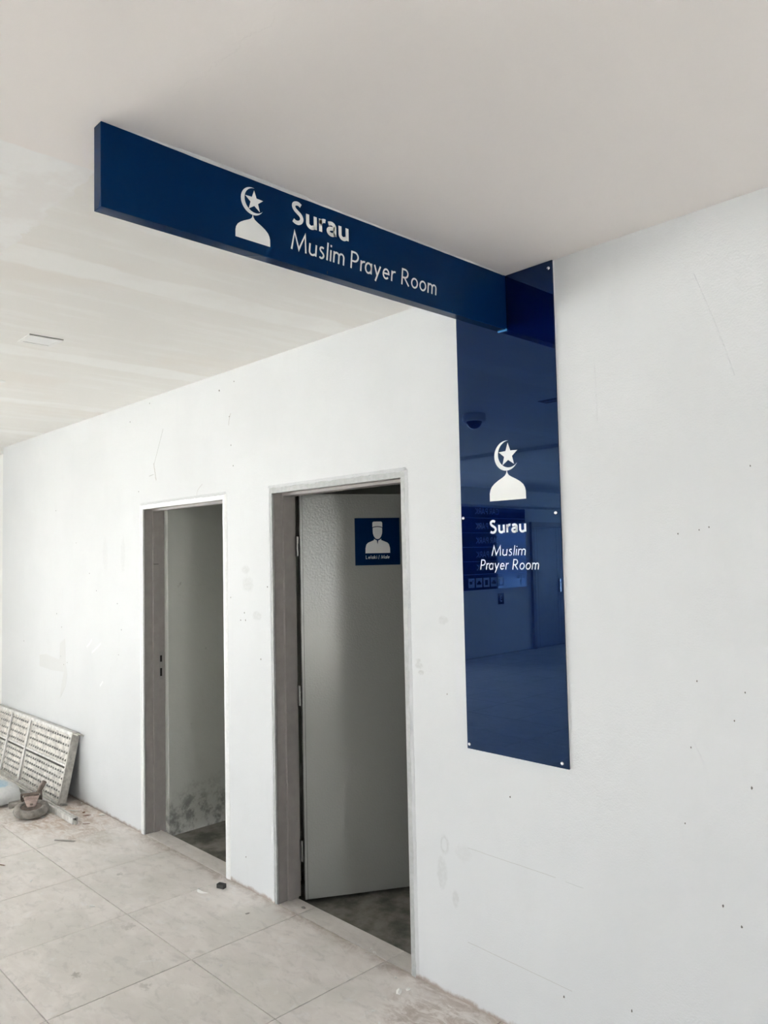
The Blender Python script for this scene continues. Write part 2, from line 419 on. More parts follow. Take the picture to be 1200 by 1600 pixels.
def surau_symbol(mat4, cx, base, k, parent, z=.0006):
    """crescent, star and onion dome; cx = centre of dome, base = foot of the dome"""
    f = lambda x, y: (cx+(x-.9125)*k, base+(y-1.8815)*k)
    half = [(.001, 1.990), (.003, 1.980), (.009, 1.972), (.020, 1.9655), (.040, 1.9560), (.058, 1.9455), (.071, 1.9345), (.078, 1.9225), (.0812, 1.9100), (.0815, 1.8815)]
    dome = [f(.9125+a, b) for a, b in half] + [f(.9125-a, b) for a, b in reversed(half)]
    for nm, poly in (('dome_emblem', dome),):
        mb = MB(); mb.prism(poly, z-.0004, z, mat4); mb.build(nm, 'vinyl_white', parent)
    C = Vector((.9125, 2.0445)); R = .0552
    t1 = Vector((.922, 2.0990)); t2 = Vector((.9595, 2.0155))
    d = ((t1+t2)/2-C).normalized(); ci = C+d*.0125; r = (t1-ci).length
    a1 = math.atan2(*(t1-C).yx); a2 = math.atan2(*(t2-C).yx)
    b1 = math.atan2(*(t1-ci).yx); b2 = math.atan2(*(t2-ci).yx)
    if a2 < a1: a2 += 2*pi
    if b2 < b1: b2 += 2*pi
    N = 36
    out = [f(C.x+R*cos(a1+(a2-a1)*i/N), C.y+R*sin(a1+(a2-a1)*i/N)) for i in range(N+1)]
    inn = [f(ci.x+r*cos(b1+(b2-b1)*i/N), ci.y+r*sin(b1+(b2-b1)*i/N)) for i in range(N+1)]
    mb = MB(); vs = [mat4 @ Vector((*q, z)) for q in out+inn]
    mb.add(vs, [(i, i+1, N+2+i, N+1+i) for i in range(N)]); mb.build('crescent_emblem', 'vinyl_white', parent)
    star = []
    for i in range(10):
        rr = .0445 if i % 2 == 0 else .0185; a = pi/2+i*pi/5
        star.append(f(.920+rr*cos(a), 2.0465+rr*sin(a)))
    mb = MB(); mb.prism(star, z-.0004, z, mat4); mb.build('star_emblem', 'vinyl_white', parent)

# ------------------------------------------------------------------ the shell
XL, XR, YB = -5.43, XRW, -14.0
D1 = (-1.9735, -.9835, 2.042)      # outer edges of the two door frames: x0 x1 top
D2 = (-.5850, .3880, 2.042)
WT = .145                           # wall thickness
# floor: slab, tiles near the wall are separate children
TX = [.204+.602*k for k in range(-9, 5)]            # joints across
TY = [.006] + [-.562-.598*k for k in range(0, 7)]   # joints along
m = MB()
m.box(TX[0], TX[-1], TY[-1], .006, -.12, -.0075)
floor = m.build('floor', 'grout', kind='structure')
m = MB()
m.box(XW-.2, TX[0], YB, .14, -.12, 0); m.box(TX[-1], XR, YB, .14, -.12, 0); m.box(TX[0], TX[-1], YB, TY[-1], -.12, 0)
m.build('outer_tiling', 'tile_grid', floor)
def tile_mesh(w, d):
    m = MB(); m.box(-w/2, w/2, -d/2, d/2, -.007, 0); o = m.build('tile', 'tile', None, bevel=.0012); me = o.data; bpy.data.objects.remove(o); return me
g = .0038
full = tile_mesh(.602-g, .598-g); cut = tile_mesh(.602-g, TY[0]-TY[1]-g)
for j in range(len(TY)-1):
    for i in range(len(TX)-1):
        o = bpy.data.objects.new('tile', cut if j == 0 else full); COL.objects.link(o)
        o.location = ((TX[i]+TX[i+1])/2, (TY[j]+TY[j+1])/2, random.uniform(-.0003, .0003)); o.parent = floor
# tiles cut into the two door thresholds
for (a, b) in ((D1[0]+.03, D1[1]-.03), (D2[0]+.03, D2[1]-.03)):
    xs = [a] + [x for x in TX if a+.02 < x < b-.02] + [b]
    for i in range(len(xs)-1):
        boxo('threshold_tile', 'threshold', floor, xs[i]+.0012, xs[i+1]-.0012, .0085, .112, -.02, -.0002, bevel=.001)
m = MB(); m.box(D1[0], D1[1], .004, .110, -.12, -.008); m.box(D2[0], D2[1], .004, .110, -.12, -.008); m.build('threshold_bed', 'grout', floor)

# front wall with the two door openings
m = MB()
def wall_x(m, x0, x1, z0, z1, y0=0., y1=WT): m.box(x0, x1, y0, y1, z0, z1)
wall_x(m, -4.585, D1[0], -.12, H); wall_x(m, D1[1], D2[0], -.12, H); wall_x(m, D2[1], XR, -.12, H)
wall_x(m, D1[0], D1[1], D1[2], H); wall_x(m, D2[0], D2[1], D2[2], H)
wall_front = m.build('wall_front', 'wall_paint', kind='structure')
boxo('wall_recess', 'wall_plain', None, XW, -4.585, .13, .13+WT, -.12, H, kind='structure')

# left wall with the big glazed opening, the far part carries the directory
y0, y1, z0, z1 = WL
m = MB()
m.box(XW-.2, XW, y1, .275, -.12, H); m.box(XL-.2, XL, YB, -6.5, -.12, H); m.box(XW-.2, XL, -6.7, -6.5, -.12, H)
m.box(XW-.2, XW, -6.5, y0, -.12, H); m.box(XW-.2, XW, y0, y1, -.12, z0); m.box(XW-.2, XW, y0, y1, z1, H)
m.build('wall_left', 'wall_plain', kind='structure')
m = MB()
xs = sorted([v for w in WB for v in w[:2]]); z0b, z1b = WB[0][2:]
edges = [XL-.2] + xs + [XR]
for k in range(0, len(edges), 2): m.box(edges[k], edges[k+1], YB-.2, YB, -.12, H)
for (a, b, c, d) in WB: m.box(a, b, YB-.2, YB, -.12, c); m.box(a, b, YB-.2, YB, d, H)
m.build('wall_back', 'wall_plain', kind='structure')
m = MB()
m.box(XR, XR+.2, YB-.2, WR[0], -.12, H); m.box(XR, XR+.2, WR[1], 2.8, -.12, H)
m.box(XR, XR+.2, WR[0], WR[1], -.12, WR[2]); m.box(XR, XR+.2, WR[0], WR[1], WR[3], H)
m.build('wall_right', 'wall_plain', kind='structure')
ceiling = boxo('ceiling', 'ceiling_paint', None, XW-.2, XR+.2, YB-.2, .28, H, H+.2, kind='structure')
boxo('trim_1', 'wall_plain', None, XL, XL+.42, YB, -6.7, 2.45, H, kind='structure')      # bulkhead over the directory
boxo('trim_2', 'wall_plain', None, XW, XR, -4.1, -3.95, H-.035, H, kind='structure')      # shallow ceiling drop
boxo('ground', 'terrace', None, -45, XW-.2, -45, 30, -.35, -.14, kind='structure')
boxo('ground', 'terrace', None, XL-.2, 45, -45, YB-.2, -.35, -.14, kind='structure')
boxo('ground', 'terrace', None, XR+.2, 45, YB-.2, 30, -.35, -.14, kind='structure')

# glazing
def window(name, axis, c, a0, a1, z0, z1, n):
    e = empty(name, (c, (a0+a1)/2, z0) if axis == 'x' else ((a0+a1)/2, c, z0)); e['kind'] = 'structure'
    def bx(nm, mat, p0, p1, q0, q1, t):
        b = (c-t, c+t, p0, p1, q0, q1) if axis == 'x' else (p0, p1, c-t, c+t, q0, q1)
        return boxo(nm, mat, e, *b)
    w = .06
    bx('window_sill', 'alu', a0, a1, z0, z0+w, .04); bx('window_head', 'alu', a0, a1, z1-w, z1, .04)
    for k in range(n+1):
        p = a0+(a1-a0-w)*k/n
        bx('mullion', 'alu', p, p+w, z0+w, z1-w, .04)
        if k < n:
            q = a0+(a1-a0-w)*(k+1)/n
            bx('pane', 'glass', p+w, q, z0+w, z1-w, .004)
window('window_1', 'x', XW-.12, WL[0], WL[1], WL[2], WL[3], 4)
window('window_4', 'x', XR+.12, WR[0], WR[1], WR[2], WR[3], 1)
for i, (a, b, c, d) in enumerate(WB): window('window_%d' % (i+2), 'y', YB-.12, a, b, c, d, 3)

# prayer rooms behind the doors
RF = -.035
boxo('floor_prayer_rooms', 'screed', None, -1.885, 2.4, .110, 2.6, RF-.1, RF, kind='structure')
boxo('wall_inner_left', 'wall_raw', None, -2.0, -1.900, WT, 2.6, RF-.1, 2.7, kind='structure')
boxo('wall_partition', 'wall_raw', None, -.88, -.76, WT, 2.6, RF-.1, 2.7, kind='structure')
boxo('wall_inner_right', 'wall_raw', None, 2.4, 2.52, WT, 2.6, RF-.1, 2.7, kind='structure')
boxo('wall_inner_back', 'wall_raw', None, -2.0, 2.52, 2.6, 2.72, RF-.1, 2.7, kind='structure')
boxo('ceiling_prayer_rooms', 'wall_raw', None, -2.0, 2.52, WT, 2.72, 2.7, 2.8, kind='structure')

# ------------------------------------------------------------------ door frames
def sweep(prof, D, name, mat, parent, closed=True):
    x0, x1, zt = D; m = MB(); n = len(prof); vs = []
    for (px, pz, sx, sz) in ((x0, 0, 1, 0), (x0, zt, 1, -1), (x1, zt, -1, -1), (x1, 0, -1, 0)):
        for off, y in prof: vs.append((px+sx*off, y, (pz+sz*off) if sz else -.004))
    fs = []
    for k in range(3):
        for i in range(n if closed else n-1):
            j = (i+1) % n; fs.append((k*n+i, k*n+j, (k+1)*n+j, (k+1)*n+i))
    fs += [tuple(range(n)), tuple(range(3*n, 4*n))]
    m.add(vs, fs); return m.build(name, mat, parent)
def door_frame(name, D, y_stop, y_stop2, casing, label):
    e = empty(name, ((D[0]+D[1])/2, 0, 0)); e['kind'] = 'structure'
    sweep([(0, -.0035), (.028, -.0035), (.030, -.001), (.030, .006), (0, .006)], D, 'casing', casing, e)
    sweep([(0, .006), (.0255, .006), (.0255, .0105), (.0285, .0115), (.0285, .0155), (.0265, .0165), (.0265, y_stop), (0, y_stop)], D, 'jamb', 'frame_grey', e)
    sweep([(.0005, y_stop), (.0395, y_stop), (.0405, y_stop+.001), (.0405, y_stop2), (.0005, y_stop2)], D, 'door_stop', 'frame_grey', e)
    sweep([(.0008, y_stop2), (.0265, y_stop2), (.0265, WT), (.0008, WT)], D, 'rebate', 'frame_grey', e)
    return e
door_1 = door_frame('door_1', D1, .062, .099, 'casing_white', '')
door_2 = door_frame('door_2', D2, .062, .122, 'casing_grey', '')
# strike holes on the far jamb of the empty doorway
xj = D1[0]+.0265
for (z0, z1) in ((1.045, 1.085), (.955, 1.005)):
    boxo('strike_hole', 'dark_slot', door_1, xj-.004, xj+.0006, .112, .126, z0, z1)
boxo('strike_plate', 'hinge_steel', door_1, xj-.004, xj+.0003, .107, .131, .935, 1.11)
boxo('frame_joint', 'dark_slot', door_1, D1[0]+.0395, D1[0]+.0410, .064, .098, 1.664, 1.667)

# swung-open leaf of the second doorway
hx, hy, TH = -.525, .148, rad(60)
LF = frame((hx, hy, 0), (cos(TH), sin(TH), 0), (0, 0, 1))       # x along the leaf, y up, z out of the visible face
m = MB(); m.box(0, .885, -.016, 2.0125, -.040, 0, LF)
leaf = m.build('leaf', 'door_paint', door_2, bevel=.0015)
m = MB(); m.box(.012, .0135, -.014, 2.010, 0, .0004, LF); m.build('edge_seam', 'dark_slot', door_2)
for z in (1.745, .99, .22):
    m = MB(); m.cyl(.006, z-.05, z+.05, Matrix.Translation((hx-.0125, hy-.006, 0)), 12)
    m.box(hx-.027, hx-.012, hy-.010, hy-.007, z-.05, z+.05)
    m.build('hinge', 'hinge_steel', door_2)

# jagged plaster lips that run over the casings, children of the wall
def lip(D, inset, amp, seed, name='plaster_lip', sides='LTR', mat='wall_paint'):
    rnd = random.Random(seed)
    x0, x1, zt = D
    m = MB()
    def strip(p0, p1, inward):
        n = int((Vector(p1)-Vector(p0)).length/.012); v = []
        w = 0
        for i in range(n+1):
            t = i/n; px = p0[0]+(p1[0]-p0[0])*t; pz = p0[1]+(p1[1]-p0[1])*t
            w = w*.75+rnd.uniform(-amp, amp)
            k = inset+w+rnd.uniform(-amp, amp)*.5
            for a, y in ((-.012, -.0004), (k-.002, -.0058), (k, -.0030)):
                v.append((px+inward[0]*a, y, pz+inward[1]*a))
        m.add(v, [(3*i+j, 3*i+j+1, 3*i+j+4, 3*i+j+3) for i in range(n) for j in (0, 1)])
    if 'L' in sides: strip((x0, 0.0), (x0, zt), (1, 0))
    if 'T' in sides: strip((x0, zt), (x1, zt), (0, -1))
    if 'R' in sides: strip((x1, zt), (x1, 0.0), (-1, 0))
    return m.build(name, mat, wall_front)
lip(D2, .004, .0016, 3, sides='TR'); lip(D2, .014, .0010, 9, sides='L')
lip(D1, .004, .0014, 5, sides='T'); lip(D1, .012, .0008, 6, sides='LR', mat='casing_white')

# ------------------------------------------------------------------ marks on the front wall (parts of the wall)
DOTS = [(-2.002, 2.13), (-3.374, 2.085), (-2.987, 1.827), (-2.756, 1.607), (-2.641, 1.488), (-2.315, 1.409), (-2.254, 1.239), (-3.35, 1.302), (-3.257, 1.206), (-4.046, 1.051), (-3.27, .989), (-3.15, .951), (-3.212, .931), (-2.297, 1.074), (-.815, 1.406), (-.851, 1.366), (-.805, 1.368), (-.606, 1.544), (-.944, 1.483), (-.671, 1.177), (.587, 1.145), (1.641, 1.753), (1.611, 1.746), (1.545, 1.737), (1.584, 1.296), (1.723, 1.278), (1.689, 1.194), (1.557, 1.097), (1.729, 1.012), (1.767, 1.923), (1.632, .658), (1.683, .615), (1.079, .191), (1.329, .245), (.878, .811), (1.529, .868), (-2.12, 2.595), (-1.038, 2.617), (-.907, 2.188), (-1.849, 2.675), (-.89, 2.642), (-.926, 2.301), (-.94, 2.459), (-.826, .156)]
BIGD = {(1.729, 1.012), (1.632, .658), (1.683, .615), (1.079, .191), (1.329, .245), (-1.038, 2.617), (.878, .811)}
for q in DOTS:
    far = 1.0 if q[0] > .3 else 1.35
    r = (.0040 if q in BIGD else .0026)*far; ph = random.uniform(0, 6)
    poly = [(r*random.uniform(.6, 1.0)*cos(a+ph)*.8, r*random.uniform(.7, 1.4)*sin(a+ph)) for a in [2*pi*i/7 for i in range(7)]]
    m = MB(); m.prism(poly, 0, .0012, frame((q[0], 0, q[1]), (1, 0, 0), (0, 0, 1))); m.build('nail_hole', 'nail_dark', wall_front)
def wall_line(name, pts, w, mat, h=.0008, jit=0.):
    m = MB(); F = frame((0, 0, 0), (1, 0, 0), (0, 0, 1))
    P = spline(pts, 6) if len(pts) > 2 else [(pts[0][0]+(pts[1][0]-pts[0][0])*i/8, pts[0][1]+(pts[1][1]-pts[0][1])*i/8) for i in range(9)]
    P = [(x+random.uniform(-jit, jit), z+random.uniform(-jit, jit)) for x, z in P]
    stroke(m, P, w, F, h); return m.build(name, mat, wall_front)
wall_line('pencil_line', [(.671, .580), (1.062, .579)], .0014, 'pencil', jit=.0006)
wall_line('pencil_line', [(1.10, .576), (1.17, .574)], .0010, 'casing_grey', jit=.0006)
wall_line('pencil_line', [(.659, .230), (1.112, .222)], .0017, 'pencil', jit=.0006)
wall_line('scratch', [(-1.677, 2.49), (-1.746, 2.367), (-1.797, 2.28)], .004, 'casing_grey')
wall_line('scratch', [(-1.797, 2.29), (-1.785, 2.24), (-1.77, 2.184)], .008, 'pencil', jit=.002)
wall_line('scratch', [(-1.86, 2.215), (-1.80, 2.222)], .004, 'casing_grey')
wall_line('scratch', [(-.925, 2.475), (-.938, 2.45), (-.947, 2.412)], .005, 'pencil', jit=.001)
wall_line('scratch', [(-1.225, 2.114), (-1.278, 2.08), (-1.285, 2.033)], .003, 'pencil')
for pts in ([(1.627, 2.523), (1.690, 2.34), (1.734, 2.19)], [(1.281, 2.331), (1.283, 2.23), (1.284, 2.122)], [(1.564, 1.116), (1.595, 1.049), (1.604, .973)]):
    m = MB(); P = spline(pts, 8); n = len(P); v = []
    for x, z in P: v += [(x-.0035, .0002, z), (x, -.0011, z), (x+.0035, .0002, z)]
    m.add(v, [(3*i+j, 3*i+j+1, 3*i+j+4, 3*i+j+3) for i in range(n-1) for j in (0, 1)], True); m.build('plaster_ridge', 'wall_paint', wall_front)
for pts in ([(-2.80, 1.092), (-2.75, 1.118), (-2.713, 1.148)], [(-2.715, 1.058), (-2.64, 1.092), (-2.572, 1.131)], [(-2.584, .84), (-2.538, .874)]):
    wall_line('putty_smear', pts, .012, 'putty_white', jit=.002)
m = MB(); m.prism([(-3.70, .965), (-3.56, .982), (-3.42, .969), (-3.30, .963), (-3.285, 1.085), (-3.185, 1.127), (-3.172, .93), (-3.145, .86), (-3.18, .77), (-3.285, .675), (-3.25, .80), (-3.21, .878), (-3.45, .868), (-3.70, .878)], 0, .0006, frame((0, 0, 0), (1, 0, 0), (0, 0, 1)))
simple('patch_grey', (.645, .655, .66), .6); m.build('filler_patch', 'patch_grey', wall_front)

# ------------------------------------------------------------------ ceiling fittings
m = MB(); n = 60; v = []
xb = .9328
for i in range(n+1):
    y = -1.52+(1.52-.02)*i/n; w = (.015 if y < -.93 else .008)+random.uniform(-.0012, .0012); h = (.0038 if y < -.93 else .0028)+random.uniform(-.0003, .0003)
    if i < 10: w *= i/10; h *= i/10
    v += [(xb-.001, y, H-h), (xb+.0012, y, H-h), (xb+w, y, H+.001)]
m.add(v, [(3*i+j, 3*i+j+1, 3*i+j+4, 3*i+j+3) for i in range(n) for j in (0, 1)]); m.build('filler_bead', 'wall_plain', ceiling)

e = tag(empty('ceiling_downlight', (-.982, -.980, H)), 'small square white unlit downlight in the ceiling left of the hanging sign', 'light')
R = Matrix.Translation((-.982, -.980, H)) @ Matrix.Rotation(rad(.8), 4, 'Y')
m = MB()
for b in ((-.075, .075, -.075, -.058), (-.075, .075, .058, .075), (-.075, -.058, -.058, .058), (.058, .075, -.058, .058)): m.box(*b, -.0035, .002, R)
m.build('trim_ring', 'lamp_white', e)
m = MB(); m.box(-.058, .058, -.058, .058, -.0015, .002, R); m.build('diffuser', 'lamp_diffuser', e)
boxo('edge_gap', 'dark_slot', e, -.906, -.9015, -1.055, -.905, H-.0012, H+.002)
m = MB(); m.lathe([(.0, -.004), (.03, -.004), (.036, -.003), (.04, 0.0)], Matrix.Translation((-1.94, -.865, H)), 20); 
tag(m.build('sprinkler_cover', 'lamp_white'), 'small round white cover plate on the ceiling at the left edge of the picture', 'cover plate')
# dome camera, mirrored in the tall panel
e = tag(empty('dome_camera', (-.96, -2.115, H)), 'round white ceiling dome camera with dark dome, mirrored in the tall blue panel', 'camera')
m = MB(); m.lathe([(.0, 0), (.082, 0), (.085, -.01), (.085, -.048), (.078, -.056), (.0, -.056)], Matrix.Translation((-.96, -2.115, H)), 28); m.build('base', 'lamp_white', e)
m = MB(); m.lathe([(.058, -.056)] + [(.058*cos(rad(a)), -.056-.052*sin(rad(a))) for a in range(15, 91, 15)], Matrix.Translation((-.96, -2.115, H)), 28); m.build('dome', 'dome_dark', e)
e = tag(empty('air_diffuser', (.10, -2.14, H)), 'dark slot air diffuser in the ceiling, mirrored at the edge of the tall blue panel', 'air vent')
boxo('slot', 'dark_slot', e, -.38, .60, -2.19, -2.09, H-.004, H+.01)
boxo('vane', 'alu', e, -.36, .60, -2.143, -2.137, H-.006, H)

# ------------------------------------------------------------------ hanging beam sign
BX, BZ, BY = .9328, 2.5065, -1.5345
beam = tag(empty('hanging_sign', (BX-.018, -.77, BZ)), 'long blue box sign under the ceiling reading Surau Muslim Prayer Room', 'sign')
boxo('box', 'beam_blue', beam, BX-.038, BX, BY, -.0075, BZ, H-.0008, bevel=.0018)
F = frame((BX, 0, 0), (0, 1, 0), (0, 0, 1))
surau_symbol(F, -1.117, 2.536, .678, beam)
lettering('lettering', 'Surau', F, -.990, -.771, 2.6290, .0590, .0118, beam, bold=True, gap=.20)
lettering('lettering', 'Muslim Prayer Room', F, -.992, -.391, 2.5500, .0535, .0058, beam, slant=.10, gap=.20)
boxo('film_scrap', 'tape_blue', beam, BX-.036, BX+.0012, -.0165, -.0082, BZ-.004, BZ+.0035)
for y in (-.31, -.86): boxo('drain_slot', 'dark_slot', beam, BX-.0004, BX+.0003, y-.0012, y+.0012, BZ+.004, BZ+.012)

# tall wall panel
PX0, PX1, PZ0 = .6895, 1.1345, .9555
panel = tag(empty('wall_panel_sign', ((PX0+PX1)/2, -.004, PZ0)), 'tall glossy blue wall panel beside the doorway with crescent and Surau lettering', 'sign')
boxo('board', 'panel_blue', panel, PX0, PX1, -.0070, -.0015, PZ0, H-.0008)
boxo('backing', 'wall_plain', panel, PX0+.004, PX1+.004, -.0016, -.0002, PZ0+.004, H-.004)
F = frame((0, -.0070, 0), (1, 0, 0), (0, 0, 1))
surau_symbol(F, .9125, 1.8815, 1.0, panel)
lettering('lettering', 'Surau', F, .824, .994, 1.7640, .0450, .0088, panel, bold=True)
lettering('lettering', 'Muslim', F, .831, .983, 1.6800, .0365, .0040, panel, slant=.17)
lettering('lettering', 'Prayer Room', F, .776, 1.038, 1.6290, .0375, .0040, panel, slant=.17)
for (x, z) in ((.700, 1.826), (1.116, 1.824), (.700, .972), (1.108, .972), (1.120, 2.683)):
    m = MB(); m.lathe([(.0065, 0), (.0065, .002), (.0045, .0042), (.0, .005)], frame((x, -.0070, z), (1, 0, 0), (0, 0, 1)), 16); m.build('fixing_stud', 'stud_steel', panel)

# small plate on the swung-open door
def LP(s, z, d): return LF @ Vector((s, z, d))
plate = tag(empty('door_sign', LP(.4065, 1.640, 0)), 'square blue sign with capped man figure reading Lelaki / Male on the open door', 'sign')
m = MB(); m.box(.286, .527, 1.640, 1.8865, .0004, .0034, LF); m.build('plate', 'beam_blue', plate)
F = LF @ Matrix.Translation((0, 0, .0034))
c = .407
def icon(name, poly):
    m = MB(); m.prism(poly, .0001, .0006, F); m.build(name, 'vinyl_white', plate)
cap = [(c-.0265, 1.8365)] + [(c-.0265, 1.855)] + [(c-.018+.0085*cos(rad(a)), 1.859+.0085*sin(rad(a))) for a in range(170, 89, -20)] + [(c+.018+.0085*cos(rad(a)), 1.859+.0085*sin(rad(a))) for a in range(90, 9, -20)] + [(c+.0265, 1.855), (c+.0265, 1.8365)] + [(c+.0265*cos(rad(a)), 1.8365+.0065*sin(rad(a))) for a in range(20, 161, 20)]
icon('cap_figure', cap)
face = [(c+.0255*cos(rad(a)), 1.833+.006*sin(rad(a))) for a in range(180, -1, -20)] + [(c+.0255, 1.815), (c+.024, 1.803), (c+.019, 1.789), (c+.010, 1.778), (c, 1.775), (c-.010, 1.778), (c-.019, 1.789), (c-.024, 1.803), (c-.0255, 1.815)]
icon('face_figure', face)
hb = [(.0195, 1.7775), (.0195, 1.7705), (.034, 1.7645), (.052, 1.757), (.0605, 1.748), (.0655, 1.730), (.0665, 1.7025)]
body = [(c+a, b) for a, b in hb] + [(c-a, b) for a, b in reversed(hb)] + [(c-.010, 1.7715), (c-.0035, 1.7685), (c-.0030, 1.760), (c, 1.748), (c+.0035, 1.7685), (c+.010, 1.7715)]
icon('body_figure', body)
lettering('lettering', 'Lelaki', F, .342, .402, 1.6735, .0175, .0023, plate, gap=.26)
lettering('lettering', '/', F, .409, .416, 1.6735, .0175, .0023, plate)
lettering('lettering', 'Male', F, .423, .469, 1.6735, .0175, .0023, plate, slant=.15, gap=.22)

# ------------------------------------------------------------------ far part of the left wall, seen mirrored in the panel
D = tag(empty('directory_board', (XL+.02, -8.0, 1.09)), 'large blue car park directory board, mirrored in the tall blue panel', 'sign')
ys, ye = -8.86, -7.19
rows = [(1.095, 1.345), (1.350, 1.555), (1.560, 1.785), (1.790, 2.020), (2.025, 2.265), (2.270, 2.440)]
FD = frame((XL+.030, 0, 0), (0, 1, 0), (0, 0, 1))
for k, (a, b) in enumerate(rows):
    r = boxo('directory_panel', 'panel_blue', D, XL+.002, XL+.030, ys, ye, a, b)
    if k: lettering('lettering', 'CAR PARK', FD, -8.13, -7.50, a+.06, .095, .014, D, 'rows_line')
    boxo('divider', 'rows_line', D, XL+.002, XL+.031, ys, ye, b-.002, b+.004)
for k in range(5):
    y = -8.20+.19*k
    m = MB(); m.box(y, y+.155, 1.135, 1.285, .0002, .001, FD); m.build('pictogram_tile', 'rows_line', D)
    m = MB()
    if k == 4: m.prism([(y+.03, 1.24), (y+.05, 1.24), (y+.06, 1.19), (y+.12, 1.19), (y+.13, 1.235), (y+.06, 1.235), (y+.05, 1.255), (y+.03, 1.255)], .001, .0014, FD)
    elif k in (1, 3): m.prism([(y+.02, 1.18), (y+.135, 1.18), (y+.135, 1.21), (y+.11, 1.215), (y+.095, 1.24), (y+.055, 1.24), (y+.04, 1.215), (y+.02, 1.21)], .001, .0014, FD)
    else: m.prism([(y+.04, 1.165), (y+.115, 1.165), (y+.115, 1.25), (y+.04, 1.25)], .001, .0014, FD)
    m.build('pictogram', 'panel_blue', D)
lettering('lettering', 'LEVEL', FD, -8.80, -8.56, 1.250, .045, .007, D, 'rows_line')
lettering('lettering', '1', FD, -8.70, -8.665, 1.130, .085, .012, D, 'rows_line')
e = tag(empty('bay_number', (XL+.01, -8.14, .86)), 'small dark plate with white figure 3 below the directory, mirrored in the panel', 'sign')
boxo('plate', 'dome_dark', e, XL+.001, XL+.012, -8.22, -8.07, .83, 1.01)
lettering('lettering', '3', frame((XL+.012, 0, 0), (0, 1, 0), (0, 0, 1)), -8.175, -8.11, .875, .10, .016, e)
d3 = empty('door_3', (XL, -9.75, 0)); d3['kind'] = 'structure'
boxo('head_frame', 'frame_grey', d3, XL, XL+.05, -10.55, -9.02, 2.13, 2.22)
for y in (-10.55, -9.08): boxo('side_frame', 'frame_grey', d3, XL, XL+.05, y, y+.06, 0, 2.13)
for y in (-10.49, -9.80):
    l = boxo('leaf', 'leaf_grey', d3, XL, XL+.03, y, y+.685, .02, 2.12)
    boxo('edge_groove', 'dark_slot', d3, XL+.03, XL+.0305, y+.60, y+.606, .03, 2.1)
boxo('pull_handle', 'stud_steel', d3, XL+.03, XL+.06, -9.86, -9.84, .95, 1.2)

# ------------------------------------------------------------------ scaffold deck leaning on the wall
DO = Vector((-2.930, -.152, .002)); dey = Vector((0, .100, .473)).normalized()
DF = frame(DO, (-1, 0, 0), dey)      # x along the deck (to the left), y up the slope, z = -front
DL, DW = 1.82, .492
nz = DF.col[2].to_3d()
sgn = 1 if nz.y < 0 else -1          # +z*sgn is the side the camera sees
def dbox(name, mat, x0, x1, y0, y1, d0, d1, bevel=0., parent=None):
    m = MB(); m.box(x0, x1, y0, y1, min(d0*sgn, d1*sgn), max(d0*sgn, d1*sgn), DF); return m.build(name, mat, parent or deck, bevel)
deck = tag(empty('scaffold_deck', (-3.8, -.08, 0)), 'dusty perforated steel scaffold deck leaning on its side against the white wall', 'scaffold deck')
pan = []
for (a, b) in ((.022, .236), (.272, .470)):
    pan.append(dbox('perforated_panel', 'deck_sheet', .012, DL-.012, a, b, -.012, -.008))
dbox('side_rail', 'galv_light', 0, DL, 0, .022, -.050, 0, .002); dbox('side_rail', 'galv_light', 0, DL, .470, DW, -.050, 0, .002)
dbox('centre_rail', 'galv_light', .012, DL, .256, .272, -.03, -.002, .001); dbox('centre_rail', 'galv', .012, DL, .236, .241, -.03, -.006)
dbox('centre_gap', 'hole_dark', .012, DL, .241, .256, -.032, -.028)
dbox('end_cap', 'galv', -.006, .012, 0, DW, -.056, .001, .002); dbox('end_cap', 'galv', DL-.012, DL+.006, 0, DW, -.056, .001, .002)
for x in (.800, 1.215, 1.63):
    dbox('cross_rib', 'galv_light', x-.014, x+.014, .010, DW-.012, -.012, .004, .002)
dbox('hook', 'galv', -.085, .012, DW-.012, DW-.004, -.052, -.008, .001)
dbox('hook', 'galv', -.045, .012, .006, .014, -.050, -.012, .001)
# slot holes with raised lips, too small to pick apart one by one
for pi_, (a, b) in enumerate(((.022, .236), (.272, .470))):
    lips = MB(); holes = MB(); rows_ = 5 if pi_ == 0 else 4
    for r in range(rows_):
        y = a+(b-a)*(r+.5)/rows_
        k = 0; x = .032
        while x < DL-.03:
            if min(abs(x-q) for q in (.800, 1.215, 1.63)) > .027:
                o_ = [(x+.0135*cos(2*pi*i/8), y+.0115*sin(2*pi*i/8)) for i in range(8)]
                i_ = [(x+.0100*cos(2*pi*i/8), y+.0085*sin(2*pi*i/8)) for i in range(8)]
                vs = [DF @ Vector((*q, -.0080*sgn)) for q in o_] + [DF @ Vector((*q, -.0035*sgn)) for q in i_]
                lips.add(vs, [(i, (i+1) % 8, 8+(i+1) % 8, 8+i) for i in range(8)], True)
                holes.add([DF @ Vector((*q, -.0072*sgn)) for q in i_], [tuple(range(8))])
            x += .044
    lips.build('hole_lips', 'galv_light', pan[pi_], kind='stuff'); holes.build('slot_holes', 'hole_dark', pan[pi_], kind='stuff')

